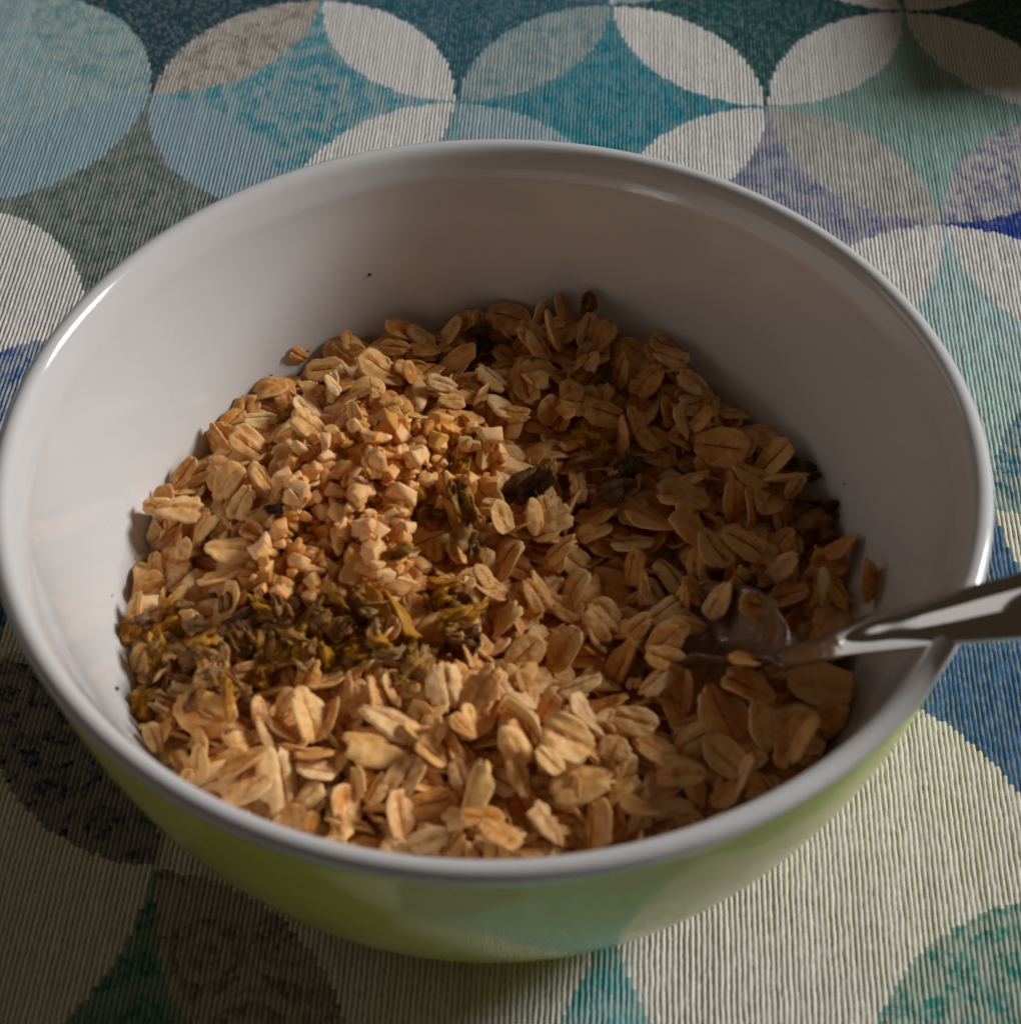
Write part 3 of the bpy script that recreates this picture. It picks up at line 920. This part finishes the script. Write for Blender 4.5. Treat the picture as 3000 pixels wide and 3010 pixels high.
def nut_mat(name, base, deep):
    N = NT(name)
    rnd = N.n('ShaderNodeObjectInfo').outputs['Random']
    o = N.vmath('ADD', N.vmath('SCALE', N.obj(), s=1000.0), N.vec(N.math('MULTIPLY', rnd, 50.0), rnd))
    n = N.noise(o, .8, 3, .6)
    c = N.mix(N.ss(N.math('ADD', n, N.math('MULTIPLY', N.math('SUBTRACT', rnd, .5), .5)), .35, .75), base, deep)
    c = N.mix(N.math('MULTIPLY', N.ss(N.noise(o, 2.2, 2, .5), .62, .75), .5), c, (.42, .17, .04))
    N.put(N.b.inputs['Base Color'], c)
    N.b.inputs['Roughness'].default_value = .5
    N.b.inputs['Specular IOR Level'].default_value = .35
    N.b.inputs['Subsurface Weight'].default_value = .25
    N.b.inputs['Subsurface Radius'].default_value = (1.0, .5, .2)
    N.b.inputs['Subsurface Scale'].default_value = .0015
    N.put(N.b.inputs['Normal'], N.bump(N.noise(o, 2.5, 4, .65), .45, .0003))
    return N.m
nm_pale = nut_mat('nut_pale', (.96, .56, .245), (.87, .40, .10))
nm_gold = nut_mat('nut_golden', (.78, .38, .08), (.62, .26, .04))
NUT = {}
for i in range(12):
    for kd in ('cube', 'shard', 'round'):
        me = hull_mesh(500 + i, kd)
        me.materials.append(nm_gold if i % 4 == 0 else nm_pale)
        NUT.setdefault((kd, i % 4 == 0), []).append(me)
NV, NF, nn = [], [], 0
for it in range(560):          # the pieces underneath, one heap
    px, py = rng.uniform(720, 1500), rng.uniform(1220, 1770)
    if not inside(px, py, nuts_poly):
        continue
    P = surf_hit(px, py)
    Q, _ = np.linalg.qr(rng.normal(size=(3, 3)))
    sz = rng.uniform(.7, 1.4)
    P = settle(P, Q, sz * .8, sz * .8, sz * .9, -ray(px, py), want=0, quant=.4)
    me = NUT[('shard', False)][rng.integers(9)]
    co = np.empty(len(me.vertices) * 3); me.vertices.foreach_get('co', co)
    NV.append(P + (co.reshape(-1, 3) / MM * sz) @ Q)
    NF.extend([tuple(i + nn for i in p.vertices) for p in me.polygons])
    nn += len(me.vertices)
o = link('nut_bits', mesh('nut_bits', np.concatenate(NV), NF), nm_pale)
tag(o, 'small chopped nut bits under the pieces on top of the nut pile', 'nuts', kind='stuff')
placed = []
tries = 0
NUTLAB = {'cube': 'cube-cut', 'shard': 'flat shard of', 'round': 'rounded lump of'}
while len(placed) < 295 and tries < 14000:
    tries += 1
    px, py = rng.uniform(720, 1500), rng.uniform(1220, 1770)
    if not inside(px, py, nuts_poly):
        continue
    s = rng.uniform(.95, 1.7) * (1.0 if rng.random() < .85 else 1.25)
    dmin = 15 * s if len(placed) < 150 else 11 * s
    if any((px - a) ** 2 + (py - b) ** 2 < dmin ** 2 for a, b in (placed[150:] if len(placed) >= 150 else placed)):
        continue
    P = surf_hit(px, py)
    q = rng.normal(size=(3, 3)); Q, _ = np.linalg.qr(q)
    if np.linalg.det(Q) < 0:
        Q[:, 0] *= -1
    P = settle(P, Q, s * .8, s * .8, s * .9, -ray(px, py), want=.1, quant=.3)
    kd = ['cube', 'cube', 'cube', 'shard', 'round'][rng.integers(5)]
    gold = bool(rng.random() < .16)
    o = bpy.data.objects.new('chopped_nut', NUT[(kd, gold)][rng.integers(len(NUT[(kd, gold)]))])
    col.objects.link(o)
    M = np.eye(4); M[:3, :3] = Q * s; M[:3, 3] = P * MM
    o.matrix_world = Matrix(M.tolist())
    if np.hypot(px - 1355, py - 1450) < 150:
        where = 'beside the grey-green fruit strip'
    elif py < 1350:
        where = 'on the crest of the nut pile'
    elif py > 1630:
        where = 'at the nut pile foot by the fruit band'
    elif px < 960:
        where = 'on the pile side facing the bright wall'
    else:
        where = 'in the middle of the nut pile'
    tag(o, '%s %s %s chopped nut %s' % ('large' if s > 1.35 else 'small', 'golden' if gold else 'pale', NUTLAB[kd], where), 'nut', 'chopped nuts piled on the oats')
    placed.append((px, py))

# ------------------------------------------------------------------ dried fruit
def fruit_mesh(seed, el):
    import bmesh
    from mathutils import noise as mn
    r = np.random.default_rng(seed)
    bm = bmesh.new()
    bmesh.ops.create_icosphere(bm, subdivisions=4, radius=1.0)
    off = Vector(r.uniform(-50, 50, 3).tolist())
    Ph = r.uniform(0, 6.28, 6)
    bend, twist = r.normal() * .4, r.normal() * .5
    st = Vector((1.0, 1.7, 1.4))
    for v in bm.verts:
        p = v.co.copy()
        q = Vector((p.x * st.x, p.y * st.y, p.z * st.z))
        n1 = mn.noise(q * 1.1 + off)
        n2 = abs(mn.noise(q * 2.0 + off))            # creases
        n3 = abs(mn.noise(q * 4.3 - off))
        n4 = mn.noise(q * 8.0 + off)
        k = 1 + .7 * n1 - .65 * n2 - .32 * n3 + .08 * n4 + .15
        x, y, z = p.x * max(k, .25) * el[0], p.y * max(k, .25) * el[1], p.z * max(k, .25) * el[2]
        z += bend * x * x * .4 + .25 * math.sin(x * 5 + Ph[0]) * el[1] + .18 * math.sin(y * 7 + Ph[1])
        c2, s2 = math.cos(twist * x), math.sin(twist * x)
        y, z = y * c2 - z * s2, y * s2 + z * c2
        v.co = Vector((x, y, z)) * MM
    me = bpy.data.meshes.new('fruit_bit')
    bm.to_mesh(me); bm.free()
    me.polygons.foreach_set('use_smooth', np.ones(len(me.polygons), bool))
    return me
def fruit_mat(name, a, b, rough=.34):
    N = NT(name)
    rnd = N.n('ShaderNodeObjectInfo').outputs['Random']
    o = N.vmath('ADD', N.vmath('SCALE', N.obj(), s=1000.0), N.vec(N.math('MULTIPLY', rnd, 50.0), rnd))
    n = N.noise(o, .9, 4, .65)
    c = N.mix(N.ss(n, .38, .64), a, b)
    c = N.mix(N.math('MULTIPLY', N.ss(N.noise(o, 1.6, 3, .6), .6, .7), .75), c, tuple(v * .18 for v in a))
    N.put(N.b.inputs['Base Color'], c)
    N.put(N.b.inputs['Roughness'], N.math('ADD', rough, N.math('MULTIPLY', n, .25)))
    N.b.inputs['Subsurface Weight'].default_value = .25
    N.b.inputs['Specular IOR Level'].default_value = .28
    N.b.inputs['Subsurface Radius'].default_value = (1.0, .6, .1)
    N.b.inputs['Subsurface Scale'].default_value = .0012
    N.put(N.b.inputs['Normal'], N.bump(N.noise(o, 2.2, 5, .7), .8, .0005))
    return N.m
FM = {'yellow': fruit_mat('fruit_yellow', (.54, .24, .010), (.34, .14, .008)), 'olive': fruit_mat('fruit_olive', (.31, .13, .012), (.42, .21, .04)),
      'brown': fruit_mat('fruit_brown', (.22, .08, .015), (.38, .18, .05)), 'dark': fruit_mat('fruit_dark', (.075, .038, .015), (.19, .10, .038)),
      'orange': fruit_mat('fruit_orange', (.58, .24, .02), (.40, .14, .012)), 'tan': fruit_mat('fruit_tan', (.50, .28, .11), (.32, .17, .06)),
      'purple': fruit_mat('fruit_purple', (.17, .075, .03), (.34, .18, .08))}
# crop, x, y, length, angle, aspect, colour, label
FRUIT = [
 (1,1700,1080,290,-58,.45,'olive','grey-green leathery fruit strip hanging off the nut pile'), (1,1550,1165,170,-10,.8,'brown','crumpled brown fruit bit below the nut pile'),
 (1,1700,1265,170,70,.7,'tan','tan torn fruit flesh under the grey-green strip'), (1,1770,1320,120,-60,.7,'olive','rough olive fruit crumb under the grey-green strip'),
 (1,1485,1055,170,55,.5,'yellow','yellow fruit shred lying on the nut pile edge'), (1,1690,930,110,30,.6,'yellow','small yellow fruit knob on top of the nut pile'),
 (1,1745,770,120,10,.6,'orange','orange roasted bit at the top corner of the nut pile'), (1,860,700,110,-50,.7,'orange','orange bit stuck to an oat flake beside the nuts'),
 (1,1410,1315,150,20,.5,'olive','pale olive fruit sliver on the lower nuts'), (1,1620,1480,190,-5,.35,'orange','amber fruit stick in the shaded hollow'),
 (1,840,1110,150,15,.35,'dark','dark fruit sliver between oats and nuts'),
 (2,600,690,160,-8,.55,'orange','toasted orange-brown ridged fruit chunk'), (2,585,760,165,-8,.5,'brown','ridged brown side of a chunk in the shade'),
 (2,740,800,150,60,.6,'dark','dark fruit chunk next to the ridged one'), (2,700,880,150,20,.6,'dark','nearly black fruit bit under the ridged chunk'), (2,340,870,270,28,.45,'dark','long dark fruit strip beside the nuts'),
 (2,410,810,130,60,.5,'olive','olive fruit shred on the long dark strip'), (2,590,128,85,70,.7,'brown','brown fruit bit at the top of the heap'), (2,140,265,130,60,.8,'dark','dark fruit bit among oats by the shaded wall'),
 (2,1480,790,150,-20,.5,'dark','dark fruit bit against the shaded wall'), (2,1560,940,160,-10,.45,'dark','dark fruit flake against the wall over the brown lump'), (2,1510,1040,170,20,.8,'brown','brown fruit lump against the shaded wall'),
 (2,650,420,90,60,.6,'dark','small dark bit between pale oats'), (2,1250,1250,80,60,.6,'dark','small dark bit beside the spoon rim'),
 (3,120,235,130,60,.75,'orange','orange translucent fruit bit touching the bright wall'), (3,335,210,190,35,.4,'yellow','yellow fruit shred pointing from the orange bit'),
 (3,440,220,110,0,.7,'purple','reddish-brown fruit crumb beside the yellow shred'), (3,190,200,110,10,.6,'purple','reddish-brown seed-like crumb beside the orange bit'), (3,250,340,190,85,.4,'yellow','yellow fruit strip behind the pale wall oat'),
 (3,540,340,200,-60,.5,'tan','tan fruit flesh in the fruit patch'), (3,640,200,150,30,.5,'purple','dull brown fruit skin in the fruit patch'), (3,710,250,150,-20,.6,'tan','pointed tan fruit slice in the fruit patch'),
 (3,210,600,180,80,.75,'yellow','bright yellow fruit lump near the rim'), (3,160,560,100,80,.6,'brown','brown fruit bit behind the bright yellow lump'), (3,760,430,110,20,.8,'orange','orange fruit cube amid the oats'),
 (3,1000,370,120,20,.7,'yellow','yellow fruit corner above the oats clump'), (3,990,200,220,60,.5,'olive','ribbed olive fruit fan in the fruit patch'), (3,1370,170,330,-42,.32,'yellow','long yellow fruit shred below the nuts'),
 (3,1320,310,140,-40,.6,'yellow','yellow fruit nub under the long shred'), (3,1690,180,280,20,.3,'yellow','yellow-olive curled fruit shred at the shade edge'), (3,1250,170,190,-80,.4,'olive','olive fruit strip beside the long yellow shred'),
 (3,1600,330,130,40,.6,'yellow','yellow fruit crumb above the toasted flake'), (3,1480,430,200,60,.6,'olive','dark olive fruit bit beside the toasted flake'), (3,700,620,150,40,.7,'purple','reddish-brown fruit lump by the folded oat'),
 (3,330,450,190,70,.35,'brown','brown pointed fruit sliver in the fruit patch'), (3,420,390,200,-30,.6,'brown','brown fruit flesh in the middle of the fruit patch'), (3,600,500,200,-40,.5,'brown','brown fruit chunk below the tan slice'),
 (3,560,540,120,20,.5,'olive','olive fruit shred above the folded oat'), (3,700,330,130,60,.6,'dark','dark skin bit between tan fruit pieces'), (3,480,300,140,10,.5,'yellow','yellow flecked fruit bit in the fruit patch'),
 (3,860,330,190,50,.4,'olive','olive fruit sliver beside the pale wedge'), (3,1660,300,160,-60,.5,'brown','brown fruit skin over the toasted flake'), (3,1130,240,130,40,.6,'brown','brown fruit bit between ribbed fan and strip'),
 (3,1750,300,120,70,.5,'dark','dark fruit skin at the shade edge')]
BAND = [(370, 1800), (560, 1770), (900, 1760), (1180, 1700), (1400, 1720), (1430, 1830), (1260, 1960), (1050, 1950), (860, 2010), (700, 2060), (470, 2130), (390, 2010)]
k = 0
while k < 70:
    px, py = rng.uniform(370, 1430), rng.uniform(1700, 2130)
    if inside(px, py, BAND):
        cl = ['yellow', 'olive', 'brown', 'yellow', 'orange', 'brown', 'tan'][rng.integers(7)]
        side = 'by the bright wall' if px < 620 else ('below the nut pile' if px < 1000 else 'toward the toasted flake')
        FRUIT.append((0, px, py, rng.uniform(50, 105), rng.uniform(-90, 90), rng.uniform(.3, .6), cl, 'small crinkled %s fruit shred in the band %s' % ({'yellow': 'amber', 'tan': 'tan', 'olive': 'olive', 'brown': 'brown', 'orange': 'orange'}[cl], side)))
        k += 1
CROPS[0] = (0, 0, 1.0)
for i, (c, x, y, L, al, asp, cl, lab) in enumerate(FRUIT):
    ox_, oy_, s = CROPS[c]
    px, py = ox_ + x * s, oy_ + y * s
    P = surf_hit(px, py)
    half = (.95 if L < 250 else .85) * L * s / F_PX * np.linalg.norm(P - CAM) / 2
    ax = axes_for(math.radians(al), .8, lean=rng.normal() * .2, pxpy=(px, py))
    me = fruit_mesh(900 + i, np.array([1.0, max(asp, .28), (.32 + .16 * rng.random())]))
    P = settle(P, ax, half * .8, half * asp * .8, half * .5, -ray(px, py), want=.1, quant=.35)
    o = bpy.data.objects.new('dried_fruit', me)
    me.materials.append(FM[cl])
    col.objects.link(o)
    M = np.eye(4)
    M[:3, 0], M[:3, 1], M[:3, 2], M[:3, 3] = ax[0] * half, ax[1] * half, ax[2] * half, P * MM
    o.matrix_world = Matrix(M.tolist())
    tag(o, lab, 'dried fruit', 'dried fruit bits on the oats')

# ------------------------------------------------------------------ crumbs on the bowl wall
def wall_hit(px, py):
    d = ray(px, py)
    s = np.arange(240, 460, .1)
    P = CAM + s[:, None] * d
    ok = (P[:, 2] < 62) & (np.hypot(P[:, 0], P[:, 1]) >= r_in(P[:, 2]) - .15)
    return P[np.argmax(ok)]
for px, py, s, cl, lab in ((872, 1040, 2.0, None, 'torn pale oat crumb stuck high on the white bowl wall'), (1086, 807, .3, 'dark', 'tiny dark speck alone on the shaded white wall'),
                           (677, 1252, .35, 'dark', 'tiny brown speck on the wall above the oats'), (343, 2025, .4, 'dark', 'tiny dark speck by the yellow fruit on the wall'), (676, 1207, .4, 'tan', 'thin tan fibre on the white wall above the oats')):
    P = wall_hit(px, py)
    inward = -np.array([P[0], P[1], -20.0]); inward /= np.linalg.norm(inward)
    a = np.cross(inward, [0, 0, 1.0]); a /= np.linalg.norm(a)
    b = np.cross(inward, a)
    if cl is None:
        me = FL['ragged'][1].copy(); lo = 'oat_crumb'
    else:
        me = fruit_mesh(int(px), np.array([1, .7, .5])); me.materials.append(FM[cl]); lo = 'crumb'
    o = bpy.data.objects.new(lo, me)
    col.objects.link(o)
    M = np.eye(4)
    ca, sa = math.cos(.9), math.sin(.9)
    M[:3, 0], M[:3, 1], M[:3, 2], M[:3, 3] = (ca * a - sa * b) * s, (sa * a + ca * b) * s, inward * s, (P + inward * s * .3) * MM
    o.matrix_world = Matrix(M.tolist())
    tag(o, lab, 'crumb')

for px, py, s in ((720, 1180, .6), (640, 1265, .45), (585, 1330, .55), (800, 1100, .4), (905, 1030, .5), (480, 1440, .4), (400, 1640, .45), (1010, 985, .4), (2150, 1215, .5), (2480, 1420, .5), (330, 1750, .35)):
    P = wall_hit(px, py)
    inward = -np.array([P[0], P[1], -20.0]); inward /= np.linalg.norm(inward)
    Q, _ = np.linalg.qr(rng.normal(size=(3, 3)))
    o = bpy.data.objects.new('oat_crumb', NUT[('shard', False)][rng.integers(9)])
    col.objects.link(o)
    M = np.eye(4); M[:3, :3] = Q * s; M[:3, 3] = (P + inward * s * .35) * MM
    o.matrix_world = Matrix(M.tolist())
    tag(o, 'tiny pale crumb stuck to the white wall just above the oats', 'crumb', 'tiny crumbs on the bowl wall')

# ------------------------------------------------------------------ lint on the cloth
LV, LF = [], []
for it in range(170):
    x, y = rng.uniform(-95, 115), rng.uniform(-62, 200)
    if np.hypot(x, y) < 62:
        continue
    n, L = 7, rng.uniform(.8, 2.6)
    a, bend, lift = rng.uniform(0, 6.28), rng.normal() * 1.2, rng.uniform(.1, .7)
    p = np.array([x, y, .05])
    base = len(LV)
    for k in range(n):
        t = k / (n - 1)
        r = .028 * (1 - .6 * t)
        c = p + [0, 0, lift * math.sin(t * 2.6)]
        for q in range(3):
            LV.append(c + r * np.array([math.cos(q * 2.09), math.sin(q * 2.09), .6 * math.cos(q * 2.09 + 1)]))
        a += bend / n
        p = p + np.array([math.cos(a), math.sin(a), 0]) * L / n
    for k in range(n - 1):
        for q in range(3):
            i0, i1 = base + k * 3 + q, base + k * 3 + (q + 1) % 3
            LF.append((i0, i1, i1 + 3, i0 + 3))
def lint_mat():
    N = NT('cotton_lint')
    N.b.inputs['Base Color'].default_value = (.75, .72, .66, 1)
    N.b.inputs['Roughness'].default_value = .9
    return N.m
o = link('lint', mesh('lint', np.array(LV), LF), lint_mat())
tag(o, 'loose cotton fibres standing off the ribbed tablecloth', 'lint', kind='stuff')

# ------------------------------------------------------------------ added wooden box, unseen past the upper right corner, to shade the cloth there
def rbox(x0, x1, y0, y1, z0, z1, bev=1.2):
    import bmesh
    bm = bmesh.new()
    bmesh.ops.create_cube(bm, size=1.0)
    for v in bm.verts:
        v.co = Vector((x0 + (v.co.x + .5) * (x1 - x0), y0 + (v.co.y + .5) * (y1 - y0), z0 + (v.co.z + .5) * (z1 - z0))) * MM
    bmesh.ops.bevel(bm, geom=list(bm.edges), offset=bev * MM, segments=2, affect='EDGES')
    me = bpy.data.meshes.new('box_part')
    bm.to_mesh(me); bm.free()
    return me
def wood_mat():
    N = NT('brown_wood')
    o = N.vmath('SCALE', N.obj(), s=1000.0)
    n = N.noise(N.vmath('MULTIPLY', o, (.02, .4, .4)), 1.0, 4, .6)
    N.put(N.b.inputs['Base Color'], N.mix(n, (.22, .11, .05), (.34, .19, .09)))
    N.b.inputs['Roughness'].default_value = .5
    return N.m
wood = wood_mat()
box = link('added_shade_box', None, loc=(224 * MM, 239 * MM, 0))
box.rotation_euler = (0, 0, math.radians(3))
tag(box, 'low brown wooden box added out of view to shade the tablecloth', 'box')
link('box_body', rbox(-77, 77, -52, 52, .5, 36), wood, box)
link('lid', rbox(-79, 79, -54, 54, 36.4, 43), wood, box)
